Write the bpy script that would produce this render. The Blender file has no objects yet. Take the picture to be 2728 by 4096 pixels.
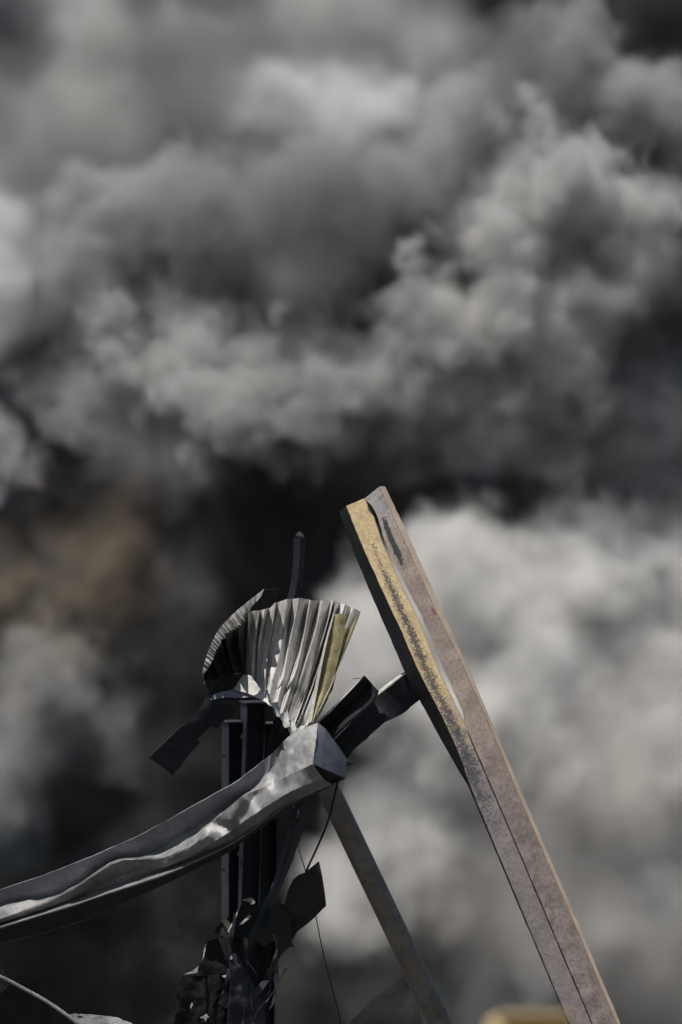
import bpy, bmesh, math, random
from mathutils import Vector, Matrix, noise as mnoise

# ------------------------------------------------------------------ camera, sky, sun, exposure
SC = bpy.context.scene
C = SC.collection
PITCH = math.radians(16.0)
FPX = 10240.0                       # focal length in photo pixels (frame 2728 x 4096)
CAM = Vector((0.0, 0.0, 1.6))
FW = Vector((0, math.cos(PITCH), math.sin(PITCH)))
UP = Vector((0, -math.sin(PITCH), math.cos(PITCH)))
RT = Vector((1, 0, 0))
cd = bpy.data.cameras.new('camera')
cd.sensor_fit = 'VERTICAL'; cd.sensor_height = 36.0; cd.sensor_width = 24.0
cd.lens = 36.0 * FPX / 4096.0
cd.clip_start = 0.1; cd.clip_end = 3000
cd.dof.use_dof = True; cd.dof.focus_distance = 30.0; cd.dof.aperture_fstop = 2.8
cam = bpy.data.objects.new('camera', cd); C.objects.link(cam)
cam.location = CAM; cam.rotation_euler = (math.pi / 2 + PITCH, 0, 0)
SC.camera = cam

SUN_DIR = Vector((-0.30, -0.42, 0.85)).normalized()      # towards the sun
W = bpy.data.worlds.new('World'); SC.world = W; W.use_nodes = True
wn = W.node_tree.nodes; wn.clear()
sky = wn.new('ShaderNodeTexSky'); sky.sky_type = 'NISHITA'; sky.sun_disc = False
sky.sun_elevation = math.asin(SUN_DIR.z); sky.sun_rotation = math.atan2(SUN_DIR.x, SUN_DIR.y)
bg = wn.new('ShaderNodeBackground'); bg.inputs['Strength'].default_value = 0.05
wo = wn.new('ShaderNodeOutputWorld')
W.node_tree.links.new(sky.outputs[0], bg.inputs[0]); W.node_tree.links.new(bg.outputs[0], wo.inputs[0])
sl = bpy.data.lights.new('sun', 'SUN'); sl.energy = 4.6; sl.angle = math.radians(0.5); sl.color = (1.0, 0.96, 0.905)
sun = bpy.data.objects.new('sun', sl); C.objects.link(sun)
sun.rotation_euler = SUN_DIR.to_track_quat('Z', 'Y').to_euler()
SC.view_settings.view_transform = 'Standard'; SC.view_settings.look = 'None'
SC.view_settings.exposure = 0.0; SC.view_settings.gamma = 1.0
cy = SC.cycles
cy.use_denoising = True
cy.volume_bounces = 4; cy.max_bounces = 8; cy.diffuse_bounces = 3; cy.glossy_bounces = 3
cy.transparent_max_bounces = 128
cy.use_adaptive_sampling = True; cy.adaptive_threshold = 0.09; cy.adaptive_min_samples = 24
cy.volume_step_rate = 1.0; cy.volume_max_steps = 256
VOX = 1.0

def at(px, py, d):
    """world point seen at photo pixel (px, py) at depth d metres along the view axis"""
    return CAM + FW * d + RT * ((px - 1364.0) / FPX * d) + UP * ((2048.0 - py) / FPX * d)

# ------------------------------------------------------------------ materials
def new_mat(name):
    m = bpy.data.materials.new(name); m.use_nodes = True
    t = m.node_tree; t.nodes.clear()
    b = t.nodes.new('ShaderNodeBsdfPrincipled'); o = t.nodes.new('ShaderNodeOutputMaterial')
    t.links.new(b.outputs[0], o.inputs[0])
    return m, t, b
class NT:
    def __init__(s, t): s.t = t
    def n(s, kind, **kw):
        nd = s.t.nodes.new(kind)
        for k_, v in kw.items(): setattr(nd, k_, v)
        return nd
    def put(s, nd, i, v):
        if v is None: return
        if isinstance(v, bpy.types.NodeSocket): s.t.links.new(v, nd.inputs[i])
        else: nd.inputs[i].default_value = v
    def m(s, op, a, b=None, clamp=False):
        nd = s.n('ShaderNodeMath', operation=op, use_clamp=clamp); s.put(nd, 0, a); s.put(nd, 1, b); return nd.outputs[0]
    def noise(s, vec, scale, detail=4.0, rough=0.55, dist=0.0):
        nd = s.n('ShaderNodeTexNoise'); s.put(nd, 'Vector', vec); nd.inputs['Scale'].default_value = scale
        nd.inputs['Detail'].default_value = detail; nd.inputs['Roughness'].default_value = rough; nd.inputs['Distortion'].default_value = dist
        return nd.outputs['Fac']
    def step(s, v, a, b):
        nd = s.n('ShaderNodeMapRange', interpolation_type='SMOOTHSTEP'); s.put(nd, 0, v)
        s.put(nd, 1, a); s.put(nd, 2, b); nd.inputs[3].default_value = 0; nd.inputs[4].default_value = 1
        return nd.outputs[0]
    def mix(s, f, a, b):
        nd = s.n('ShaderNodeMix', data_type='RGBA')
        s.put(nd, 0, f)
        for i, v in ((6, a), (7, b)):
            if isinstance(v, tuple) and len(v) == 3: v = (*v, 1.0)
            s.put(nd, i, v)
        return nd.outputs[2]
    def scale(s, vec, sc):
        nd = s.n('ShaderNodeVectorMath', operation='MULTIPLY'); s.put(nd, 0, vec); nd.inputs[1].default_value = sc; return nd.outputs[0]

def metal(name, c1, c2, rough=0.55, metallic=0.0, grain=14.0, speck=(0.02, 0.02, 0.022), speck_amt=0.35, bump=0.25, dust=None, spec=0.5, streak=None, pits=55.0):
    """weathered sheet steel: two mottled tones, dark pits, optional pale ash"""
    m, t, b = new_mat(name); q = NT(t)
    P = q.n('ShaderNodeNewGeometry').outputs['Position']
    big = q.noise(P, 2.2, 5, 0.6, 0.4); fine = q.noise(P, grain, 6, 0.62); pit = q.noise(P, pits, 3, 0.6)
    f = q.step(q.m('ADD', q.m('MULTIPLY', big, 0.65), q.m('MULTIPLY', fine, 0.5)), 0.42, 0.75)
    col = q.mix(f, c1, c2)
    if dust: col = q.mix(q.m('MULTIPLY', q.step(q.noise(P, 5, 6, 0.65, 0.6), 0.52, 0.66), 0.8), col, dust)
    col = q.mix(q.m('MULTIPLY', q.step(pit, 0.60, 0.68), speck_amt), col, speck)
    if streak:
        uv = q.n('ShaderNodeUVMap'); uv.uv_map = 'UVMap'
        sn = q.noise(q.scale(uv.outputs[0], streak[0]), 1.0, 4, 0.6)
        col = q.mix(q.m('MULTIPLY', q.step(sn, 0.48, 0.66), streak[1]), col, streak[2])
    t.links.new(col, b.inputs['Base Color'])
    rr = q.m('ADD', q.m('MULTIPLY', fine, 0.35), rough - 0.17); t.links.new(rr, b.inputs['Roughness'])
    b.inputs['Metallic'].default_value = metallic
    b.inputs['Specular IOR Level'].default_value = spec
    bp = q.n('ShaderNodeBump'); bp.inputs['Strength'].default_value = bump; bp.inputs['Distance'].default_value = 0.01
    t.links.new(q.m('ADD', fine, q.m('MULTIPLY', pit, 0.4)), bp.inputs['Height']); t.links.new(bp.outputs[0], b.inputs['Normal'])
    return m

M = {}
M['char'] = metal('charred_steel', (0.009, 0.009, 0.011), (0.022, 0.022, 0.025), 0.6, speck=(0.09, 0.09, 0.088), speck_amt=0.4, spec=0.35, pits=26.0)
M['char_blue'] = metal('blue_grey_charred_steel', (0.020, 0.023, 0.031), (0.042, 0.047, 0.060), 0.55, speck=(0.012, 0.012, 0.012), spec=0.35)
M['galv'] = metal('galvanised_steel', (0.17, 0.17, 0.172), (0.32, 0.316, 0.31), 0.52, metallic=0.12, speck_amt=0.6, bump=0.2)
M['galv_blue'] = metal('blue_shade_galvanised_steel', (0.17, 0.185, 0.225), (0.29, 0.30, 0.33), 0.45, metallic=0.2, speck=(0.05, 0.05, 0.06), speck_amt=0.4)  # bluish copy of the galvanised steel: cool shade put into the colour
M['sheet'] = metal('burnt_corrugated_steel', (0.50, 0.485, 0.46), (0.80, 0.78, 0.74), 0.5, grain=9, speck_amt=0.4, bump=0.15, streak=((55.0, 1.8, 1.0), 0.9, (0.06, 0.06, 0.065)))
M['sheet_rim'] = metal('sooty_corrugated_steel', (0.10, 0.098, 0.096), (0.30, 0.29, 0.275), 0.5, grain=9, speck_amt=0.4, bump=0.15)
M['sheet_dark'] = metal('shade_dark_corrugated_steel', (0.035, 0.036, 0.04), (0.09, 0.088, 0.085), 0.5, grain=9, speck_amt=0.3, bump=0.15, streak=((55.0, 1.8, 1.0), 0.7, (0.02, 0.02, 0.022)))  # dark copy of the sheet steel: shade inside the fan put into the colour
M['ash_tone'] = metal('ash_pale_steel', (0.36, 0.35, 0.33), (0.66, 0.64, 0.59), 0.6, speck_amt=0.35, bump=0.2)  # pale tone; carries painted sunlight on the channels' top flanges
M['olive'] = metal('yellowed_steel', (0.20, 0.18, 0.085), (0.36, 0.315, 0.16), 0.65, grain=30, speck=(0.03, 0.03, 0.02), speck_amt=0.85, bump=0.3, dust=(0.36, 0.34, 0.23), pits=30.0)
M['rust_pipe'] = metal('sooty_rusty_pipe', (0.14, 0.132, 0.122), (0.27, 0.245, 0.215), 0.4, dust=(0.24, 0.18, 0.13), speck_amt=0.4)
M['grit'] = metal('gritty_grey_steel', (0.11, 0.11, 0.115), (0.28, 0.275, 0.27), 0.75, grain=40, speck_amt=0.7, bump=0.5)
M['cloth'] = metal('sooty_tarpaulin', (0.009, 0.0092, 0.0096), (0.019, 0.019, 0.0185), 0.7, grain=20, speck=(0.05, 0.05, 0.048), speck_amt=0.2, spec=0.25)
M['olive_cloth'] = metal('smoky_olive_sheet', (0.028, 0.029, 0.025), (0.042, 0.042, 0.036), 0.75, grain=20, speck=(0.02, 0.02, 0.02), speck_amt=0.3, spec=0.25)
M['pale_scrap'] = metal('pale_torn_edge', (0.08, 0.078, 0.075), (0.34, 0.33, 0.31), 0.7, grain=30)
M['amber'] = metal('amber_plastic', (0.66, 0.31, 0.03), (0.74, 0.38, 0.05), 0.4, speck_amt=0.0, bump=0.0)
M['cream'] = metal('cream_paint', (0.55, 0.42, 0.20), (0.64, 0.50, 0.27), 0.5, speck_amt=0.1, bump=0.0)
M['ground'] = metal('sooty_ground', (0.05, 0.047, 0.043), (0.10, 0.09, 0.08), 0.9, grain=3)

def beam_tan():
    """tan burnt paint flaking to soot: v runs across the face, u along the beam from its top"""
    m, t, b = new_mat('tan_burnt_paint'); q = NT(t)
    uv = q.n('ShaderNodeUVMap'); uv.uv_map = 'UVMap'
    sp = q.n('ShaderNodeSeparateXYZ'); t.links.new(uv.outputs[0], sp.inputs[0]); U, V = sp.outputs[0], sp.outputs[1]
    P = q.n('ShaderNodeNewGeometry').outputs['Position']
    fine = q.noise(P, 22, 6, 0.65); flake = q.noise(P, 55, 6, 0.75, 0.4); big = q.noise(P, 3.0, 4, 0.6)
    mid = q.noise(P, 9, 4, 0.6, 0.5)
    tan = q.mix(q.step(q.m('ADD', q.m('MULTIPLY', fine, 0.6), q.m('MULTIPLY', mid, 0.5)), 0.35, 0.75), (0.42, 0.305, 0.15), (0.70, 0.55, 0.33))
    grey = q.mix(fine, (0.12, 0.105, 0.108), (0.29, 0.25, 0.24))
    low = q.step(q.m('ADD', U, q.m('MULTIPLY', q.m('SUBTRACT', mid, 0.5), 3.0)), 2.3, 3.7)           # scorched to grey further down the beam
    col = q.mix(low, tan, grey)
    cen = q.m('SUBTRACT', 0.52, q.m('MULTIPLY', U, 0.06))
    wid = q.m('ADD', 0.15, q.m('MULTIPLY', U, 0.17))
    band = q.m('SUBTRACT', 1.0, q.m('DIVIDE', q.m('ABSOLUTE', q.m('SUBTRACT', V, cen)), wid, clamp=True))
    ends = q.m('MULTIPLY', q.step(U, 0.0, 1.3), q.m('SUBTRACT', 1.0, q.m('MULTIPLY', q.step(U, 3.5, 4.9), 0.7)))
    amt = q.m('MULTIPLY', band, ends)
    dens_ = q.m('ADD', q.m('MULTIPLY', flake, 0.75), q.m('MULTIPLY', mid, 0.25))
    soot = q.step(q.m('ADD', dens_, q.m('MULTIPLY', amt, 0.19)), 0.60, 0.635)
    col = q.mix(q.m('MULTIPLY', q.step(U, 3.6, 5.6), 0.7), col, q.mix(q.step(q.m('ADD', q.m('MULTIPLY', fine, 0.45), q.m('MULTIPLY', mid, 0.55)), 0.36, 0.64), (0.10, 0.088, 0.088), (0.21, 0.183, 0.182)))  # lower beam toned down: shadow and vignetting painted into the scorched grey
    pits = q.step(q.noise(P, 48, 2, 0.5), 0.70, 0.74)
    soot = q.m('MAXIMUM', soot, q.m('MULTIPLY', pits, 0.8))
    edge = q.m('MAXIMUM', q.step(V, 0.04, 0.0), q.step(q.m('ADD', V, q.m('MULTIPLY', fine, 0.05)), 0.985, 1.01))
    soot = q.m('MAXIMUM', soot, q.m('MULTIPLY', edge, 0.7))
    col = q.mix(q.m('MULTIPLY', soot, 0.9), col, (0.030, 0.032, 0.042))
    t.links.new(col, b.inputs['Base Color']); b.inputs['Roughness'].default_value = 0.6
    bp = q.n('ShaderNodeBump'); bp.inputs['Strength'].default_value = 0.35; bp.inputs['Distance'].default_value = 0.008
    t.links.new(q.m('SUBTRACT', fine, soot), bp.inputs['Height']); t.links.new(bp.outputs[0], b.inputs['Normal'])
    return m
def beam_pink():
    m, t, b = new_mat('pinkish_heat_scaled_steel'); q = NT(t)
    uv = q.n('ShaderNodeUVMap'); uv.uv_map = 'UVMap'
    sp = q.n('ShaderNodeSeparateXYZ'); t.links.new(uv.outputs[0], sp.inputs[0]); U, V = sp.outputs[0], sp.outputs[1]
    P = q.n('ShaderNodeNewGeometry').outputs['Position']
    fine = q.noise(P, 30, 6, 0.68); big = q.noise(P, 2.4, 5, 0.6, 0.5)
    col = q.mix(q.step(big, 0.35, 0.65), (0.24, 0.19, 0.16), (0.35, 0.285, 0.235))
    col = q.mix(q.m('MULTIPLY', q.step(U, 0.9, 0.2), 0.7), col, (0.38, 0.37, 0.37))
    col = q.mix(q.m('MULTIPLY', q.step(fine, 0.46, 0.66), 0.75), col, (0.15, 0.12, 0.11))
    cm2 = q.n('ShaderNodeCombineXYZ'); t.links.new(q.m('MULTIPLY', U, 0.9), cm2.inputs[0]); t.links.new(q.m('MULTIPLY', V, 7.0), cm2.inputs[1])
    drip = q.noise(cm2.outputs[0], 1.6, 6, 0.65, 0.3)
    col = q.mix(q.m('MULTIPLY', q.step(drip, 0.5, 0.68), 0.35), col, (0.17, 0.115, 0.085))
    col = q.mix(q.m('MULTIPLY', q.step(drip, 0.42, 0.30), 0.25), col, (0.44, 0.38, 0.35))
    cmb = q.n('ShaderNodeCombineXYZ'); t.links.new(q.m('MULTIPLY', U, 5.0), cmb.inputs[0]); t.links.new(q.m('MULTIPLY', V, 12.0), cmb.inputs[1])
    dash = q.noise(cmb.outputs[0], 4.0, 2, 0.5)
    col = q.mix(q.m('MULTIPLY', q.step(dash, 0.60, 0.66), 0.8), col, (0.06, 0.05, 0.05))
    def blot(u0, v0, ru, rv, noise_amt, colr, cin):
        du = q.m('DIVIDE', q.m('SUBTRACT', U, u0), ru); dv = q.m('DIVIDE', q.m('SUBTRACT', V, v0), rv)
        r = q.m('ADD', q.m('SQRT', q.m('ADD', q.m('POWER', q.m('ABSOLUTE', du), 4.0), q.m('MULTIPLY', dv, dv))), q.m('MULTIPLY', q.m('SUBTRACT', fine, 0.5), noise_amt))
        return q.mix(q.step(r, 1.05, 0.9), cin, colr)
    col = blot(0.68, 0.36, 0.33, 0.17, 3.2, (0.018, 0.018, 0.02), col)
    col = blot(1.72, 0.80, 0.05, 0.08, 3.5, (0.17, 0.05, 0.04), col)
    col = q.mix(q.m('MULTIPLY', q.step(U, 2.4, 5.0), 0.88), col, q.mix(q.step(q.m('ADD', q.m('MULTIPLY', fine, 0.45), q.m('MULTIPLY', q.noise(P, 7, 5, 0.6, 0.6), 0.55)), 0.36, 0.62), (0.21, 0.172, 0.16), (0.085, 0.066, 0.06)))  # browner, scorched lower half; its shadow and vignetting are painted in too
    rust = q.m('MULTIPLY', q.step(q.m('ADD', V, q.m('MULTIPLY', q.m('SUBTRACT', fine, 0.5), 0.12)), 0.93, 0.97), 0.7)
    col = q.mix(rust, col, (0.20, 0.11, 0.05))
    t.links.new(col, b.inputs['Base Color']); b.inputs['Roughness'].default_value = 0.6
    bp = q.n('ShaderNodeBump'); bp.inputs['Strength'].default_value = 0.35; bp.inputs['Distance'].default_value = 0.008
    t.links.new(q.m('SUBTRACT', fine, q.m('MULTIPLY', dash, 0.4)), bp.inputs['Height']); t.links.new(bp.outputs[0], b.inputs['Normal'])
    return m
M['tan'] = beam_tan(); M['pink'] = beam_pink()
M['pink_sunlit'] = metal('sunlit_heat_scaled_steel', (0.38, 0.30, 0.24), (0.52, 0.42, 0.34), 0.6, grain=30, speck=(0.2, 0.15, 0.13), speck_amt=0.5)  # paler pink steel: sunlight on the side face put into the colour

# ------------------------------------------------------------------ geometry helpers
def finish(me, name, mat, parent, thick=0.0, angle=32.0, off=-1.0):
    bm = bmesh.new(); bm.from_mesh(me)
    bmesh.ops.remove_doubles(bm, verts=bm.verts, dist=1e-5)
    bmesh.ops.recalc_face_normals(bm, faces=bm.faces)
    for f in bm.faces: f.smooth = True
    lim = math.radians(angle)
    for e in bm.edges: e.smooth = len(e.link_faces) == 2 and e.calc_face_angle(0) < lim
    bm.to_mesh(me); bm.free()
    me.materials.append(M[mat] if isinstance(mat, str) else mat)
    o = bpy.data.objects.new(name, me); C.objects.link(o)
    if parent: o.parent = parent
    if thick:
        s = o.modifiers.new('thickness', 'SOLIDIFY'); s.thickness = thick; s.offset = off
    return o
def tag(o, label, cat, group=None):
    o['label'] = label; o['category'] = cat; o['kind'] = 'thing'
    if group: o['group'] = group
    return o
def thing(name, label, cat, group=None):
    o = bpy.data.objects.new(name, None); C.objects.link(o); o.empty_display_size = 0.3
    return tag(o, label, cat, group)
def cr(pts, t):
    """Catmull-Rom through pts at t in 0..len-1"""
    n = len(pts); i = min(int(t), n - 2); f = t - i
    p1, p2 = pts[i], pts[i + 1]
    p0 = pts[i - 1] if i > 0 else tuple(2 * a - b for a, b in zip(p1, p2))
    p3 = pts[i + 2] if i + 2 < n else tuple(2 * b - a for a, b in zip(p1, p2))
    return tuple(0.5 * (2 * b + (c - a) * f + (2 * a - 5 * b + 4 * c - d) * f * f + (3 * b - a - 3 * c + d) * f ** 3) for a, b, c, d in zip(p0, p1, p2, p3))
def lin(pts, t):
    n = len(pts); i = min(int(t), n - 2); f = t - i
    return tuple(a + (b - a) * f for a, b in zip(pts[i], pts[i + 1]))
def resample(pts, n, curve=cr):
    """n points along pts, even in length"""
    m_ = 40 * (len(pts) - 1); fine = [curve(pts, (len(pts) - 1) * i / m_) for i in range(m_ + 1)]
    acc = [0.0]
    for a, b in zip(fine, fine[1:]): acc.append(acc[-1] + math.dist(a[:2], b[:2]) + 1e-9)
    out = []; j = 0
    for i in range(n):
        s = acc[-1] * i / (n - 1)
        while j < m_ - 1 and acc[j + 1] < s: j += 1
        f = (s - acc[j]) / (acc[j + 1] - acc[j]); out.append(tuple(a + (b - a) * f for a, b in zip(fine[j], fine[j + 1])))
    return out
def fbm(p, scale, seed=0.0, oct_=3):
    v = Vector((p[0] * scale + seed, p[1] * scale - seed * 0.7, p[2] * scale + seed * 1.3))
    return mnoise.fractal(v, 1.0, 2.0, oct_)
def ridged(p, scale, seed=0.0):
    return 1.0 - 2.0 * abs(fbm(p, scale, seed, 2))
def grid_mesh(name, G, closed=False, uv=None):
    """G[row][col] of world points -> quad mesh; UV u = metres along the first row, v = row fraction"""
    R_, K = len(G), len(G[0])
    vs = [p for row in G for p in row]; fs = []; uvs = []
    acc = [0.0]
    for a, b in zip(G[0], G[0][1:]): acc.append(acc[-1] + (Vector(b) - Vector(a)).length)
    for r in range(R_ if closed else R_ - 1):
        r2 = (r + 1) % R_
        for c in range(K - 1):
            fs.append((r * K + c, r * K + c + 1, r2 * K + c + 1, r2 * K + c))
            v0, v1 = r / (R_ - 1), (r + 1) / (R_ - 1)
            uvs += [(acc[c], v0), (acc[c + 1], v0), (acc[c + 1], v1), (acc[c], v1)]
    me = bpy.data.meshes.new(name); me.from_pydata(vs, [], fs)
    l = me.uv_layers.new(name='UVMap')
    for i, x in enumerate(uvs): l.data[i].uv = x
    return me
def loft(name, rows, n, mat, parent=None, thick=0.008, sub=1, amp=0.0, scale=3.0, seed=0.0, curve=cr, closed=False, even=True, rdg=0.0, angle=32.0, creases=()):
    """skin over rows of (px, py, d); sub = strips between neighbouring rows; amp = dent depth in metres"""
    rr = [resample(r, n, curve) for r in rows] if even else [[curve(r, (len(r) - 1) * i / (n - 1)) for i in range(n)] for r in rows]
    full = []
    for a, b in zip(rr, rr[1:]):
        for k in range(sub):
            f = k / sub; full.append([tuple(x + (y - x) * f for x, y in zip(p, q)) for p, q in zip(a, b)])
    full.append(rr[-1])
    G = []
    for row in full:
        g = []
        for p in row:
            for (ax, ay, bx, by, er, ed) in creases:
                dx, dy = bx - ax, by - ay; q_ = max(0.0, min(1.0, ((p[0] - ax) * dx + (p[1] - ay) * dy) / (dx * dx + dy * dy)))
                k_ = max(0.0, 1.0 - math.hypot(p[0] - ax - q_ * dx, p[1] - ay - q_ * dy) / er); p = (p[0], p[1], p[2] + ed * k_)
            w = at(*p)
            if amp or rdg:
                h = amp * fbm(w, scale, seed) + rdg * ridged(w, scale * 0.8, seed + 5)
                w = w - FW * h + UP * (0.35 * amp * fbm(w, scale, seed + 9)) + RT * (0.5 * amp * fbm(w, scale * 3.5, seed + 4))
            g.append(w)
        G.append(g)
    return finish(grid_mesh(name, G, closed), name, mat, parent, thick, angle)
def tube(name, pts, rad, mat, parent=None, seg=14, n=None, rough=0.0, world=False):
    P = [Vector(p) for p in pts] if world else [at(*p) for p in (resample(pts, n) if n else pts)]
    G = [[] for _ in range(seg)]
    for i, p in enumerate(P):
        tan = (P[min(i + 1, len(P) - 1)] - P[max(i - 1, 0)]).normalized()
        a = tan.cross(FW); a = a.normalized() if a.length > 1e-3 else RT.copy(); b = tan.cross(a).normalized()
        r = rad[min(i, len(rad) - 1)] if isinstance(rad, (list, tuple)) else rad
        for k in range(seg):
            th = 2 * math.pi * k / seg; q = r * (1 + rough * fbm(p + a * math.cos(th) + b * math.sin(th), 2.5))
            G[k].append(p + a * (math.cos(th) * q) + b * (math.sin(th) * q))
    me = grid_mesh(name, G, True)
    bm = bmesh.new(); bm.from_mesh(me); K = len(P); bm.verts.ensure_lookup_table()
    for c in (0, K - 1): bm.faces.new([bm.verts[k * K + c] for k in range(seg)])
    bm.to_mesh(me); bm.free()
    return finish(me, name, mat, parent)
def profile_beam(name, p0, p1, prof, mat, parent=None, side=None, n=2, bend=0.0):
    """closed 2-D profile (metres: along side axis, along depth) swept from p0 to p1"""
    A, B = Vector(p0), Vector(p1); t_ = (B - A).normalized()
    s = side or t_.cross(FW).normalized(); w = s.cross(t_).normalized()
    if w.dot(FW) < 0: w = -w
    G = []
    for (x, y) in prof:
        G.append([A.lerp(B, i / (n - 1)) + s * (x + bend * math.sin(math.pi * i / (n - 1))) + w * y for i in range(n)])
    me = grid_mesh(name, G, True); bm = bmesh.new(); bm.from_mesh(me); bm.verts.ensure_lookup_table()
    for c in (0, n - 1): bm.faces.new([bm.verts[k * n + c] for k in range(len(prof))])
    bmesh.ops.triangulate(bm, faces=[f for f in bm.faces if len(f.verts) > 4])
    bm.to_mesh(me); bm.free()
    return finish(me, name, mat, parent)
from mathutils.geometry import delaunay_2d_cdt
def poly_sheet(name, poly, mat, parent=None, d=30.0, slope=(0.0, 0.0), spacing=16.0, amp=0.05, scale=2.2, seed=1.0, rdg=0.0, thick=0.006, jag=0.0, dfun=None, angle=28.0, drape=0.0):
    """torn crumpled sheet with the given outline (photo px); d plus slope*(px,py offset) gives its depth"""
    rnd = random.Random(int(seed * 97) + 3)
    out = []
    for i, p in enumerate(poly):
        q = poly[(i + 1) % len(poly)]; k = max(1, int(math.dist(p, q) / spacing))
        for j in range(k):
            f = j / k; x, y = p[0] + (q[0] - p[0]) * f, p[1] + (q[1] - p[1]) * f
            if j: x += rnd.uniform(-jag, jag); y += rnd.uniform(-jag, jag)
            out.append((x, y))
    x0, x1 = min(p[0] for p in out), max(p[0] for p in out); y0, y1 = min(p[1] for p in out), max(p[1] for p in out)
    cx, cy_ = (x0 + x1) / 2, (y0 + y1) / 2
    pts = [Vector(p) for p in out]; nb = len(pts)
    y = y0
    while y < y1:
        x = x0
        while x < x1:
            pts.append(Vector((x + rnd.uniform(-.35, .35) * spacing, y + rnd.uniform(-.35, .35) * spacing))); x += spacing
        y += spacing
    vs, es, fs = delaunay_2d_cdt(pts, [], [list(range(nb))], 1, 1e-3)[:3]
    W_ = []
    for v in vs:
        dd = d + slope[0] * (v.x - cx) / 341 + slope[1] * (v.y - cy_) / 341
        if dfun: dd += dfun(v.x, v.y)
        w = at(v.x, v.y, dd)
        if drape: w = w + FW * drape * fbm(Vector((w.x * 1.0 + 0.35 * w.z, w.y, w.z * 0.2)), 2.0, seed + 1, 2)
        W_.append(w - FW * (amp * fbm(w, scale, seed) + rdg * ridged(w, scale, seed + 3)))
    me = bpy.data.meshes.new(name); me.from_pydata(W_, [], [tuple(f) for f in fs]); me.uv_layers.new(name='UVMap')
    return finish(me, name, mat, parent, thick, angle)

# ------------------------------------------------------------------ ground
me = bpy.data.meshes.new('ground'); me.from_pydata([(-1500, -500, 0), (1500, -500, 0), (1500, 2500, 0), (-1500, 2500, 0)], [], [(0, 1, 2, 3)])
me.materials.append(M['ground']); g = bpy.data.objects.new('ground', me); C.objects.link(g); g['kind'] = 'structure'

# ------------------------------------------------------------------ tall leaning beam: two folded channels sprung apart near the top
lb = thing('leaning_beam', 'tall leaning steel beam split into a tan and a pinkish channel, right of the wreck', 'beam')
def dp(p, off=0.0): return (p[0], p[1], 30.0 + (3000 - p[1]) / 341 * 0.42 + off)
seam = [(1863, 2899), (1916, 3020), (2095, 3438), (2240, 3780), (2360, 4062), (2560, 4530), (2770, 5030)]
R0 = [(1357, 2045), (1395, 2157), (1486, 2381), (1573, 2580), (1623, 2696), (1689, 2820), (1780, 2986), (1850, 3110), (1884, 3172), (2060, 3590), (2268, 4082), (2455, 4525), (2665, 5030)]
R1 = [(1384, 2024), (1449, 2185), (1486, 2268), (1565, 2440), (1608, 2530), (1668, 2672), (1764, 2858), (1838, 3020), (1890, 3165), (2066, 3590), (2272, 4082), (2460, 4525), (2670, 5030)]
R2 = [(1459, 1993), (1490, 2050), (1536, 2182), (1610, 2347), (1689, 2513), (1755, 2679), (1835, 2845)] + seam
R3 = [(1459, 1993), (1503, 2050), (1546, 2180), (1625, 2345), (1708, 2511), (1775, 2677), (1848, 2843)] + [(x - 3, y) for x, y in seam]
R4 = [(1519, 1945), (1590, 2099), (1672, 2281), (1764, 2480), (1842, 2640), (1935, 2845), (2014, 3030), (2080, 3190), (2276, 3640), (2462, 4080), (2660, 4540), (2860, 5010)]
R5 = [(1541, 1945), (1697, 2281), (1863, 2650), (1950, 2850), (2029, 3034), (2095, 3190), (2291, 3642), (2477, 4082), (2676, 4540), (2876, 5010)]
NB = 160
def rows(*rs): return [[dp(p, o) for p in r] for r, o in rs]
tc = loft('tan_channel', rows((R1, 0), (R2, 0.03)), 160, 'tan', lb, thick=0.0, sub=5, amp=0.011, scale=4)
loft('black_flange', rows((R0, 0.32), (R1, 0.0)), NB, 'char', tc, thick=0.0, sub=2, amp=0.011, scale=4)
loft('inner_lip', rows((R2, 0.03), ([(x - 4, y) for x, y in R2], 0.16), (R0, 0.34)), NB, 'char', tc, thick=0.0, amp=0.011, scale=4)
pc = loft('pink_channel', rows((R3, -0.06), (R4, -0.07)), 160, 'pink', lb, thick=0.0, sub=5, amp=0.011, scale=4)
loft('side_face', rows((R4, -0.07), (R5, -0.03)), NB, 'pink_sunlit', pc, thick=0.0, sub=2, amp=0.011, scale=4)
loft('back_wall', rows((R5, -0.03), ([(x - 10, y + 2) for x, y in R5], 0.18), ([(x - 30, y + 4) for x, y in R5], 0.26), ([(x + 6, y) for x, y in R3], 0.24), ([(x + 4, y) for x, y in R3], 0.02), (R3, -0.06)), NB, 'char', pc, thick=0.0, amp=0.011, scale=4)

# ------------------------------------------------------------------ long bent box beam sweeping in from the left
gb = thing('bent_box_beam', 'long crumpled grey box beam curving down to the left edge, its closed end mid frame', 'beam')
ST = [1262, 1180, 1085, 965, 870, 700, 560, 420, 277, 130, -200]
def gd(i): return 29.22 + (1262 - ST[i]) / 1262.0 * 1.15
def grow(pts, offs): return [(p[0], p[1], gd(i) + offs[i]) for i, p in enumerate(pts)]
rim = [(1272, 2893), (1175, 2935), (1085, 3016), (957, 3116), (860, 3173), (700, 3262), (560, 3337), (420, 3400), (290, 3455), (134, 3513), (-200, 3620)]
fold = [(1266, 2960), (1168, 3000), (1078, 3085), (985, 3172), (900, 3232), (716, 3345), (575, 3422), (450, 3445), (300, 3545), (140, 3592), (-200, 3650)]
ridge = [(1253, 3056), (1180, 3092), (1100, 3132), (965, 3195), (850, 3290), (690, 3422), (562, 3434), (452, 3452), (280, 3562), (132, 3630), (-200, 3745)]
belly = [(1290, 3110), (1195, 3150), (1095, 3205), (975, 3285), (880, 3350), (690, 3455), (555, 3478), (430, 3525), (275, 3596), (130, 3648), (-200, 3755)]
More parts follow.
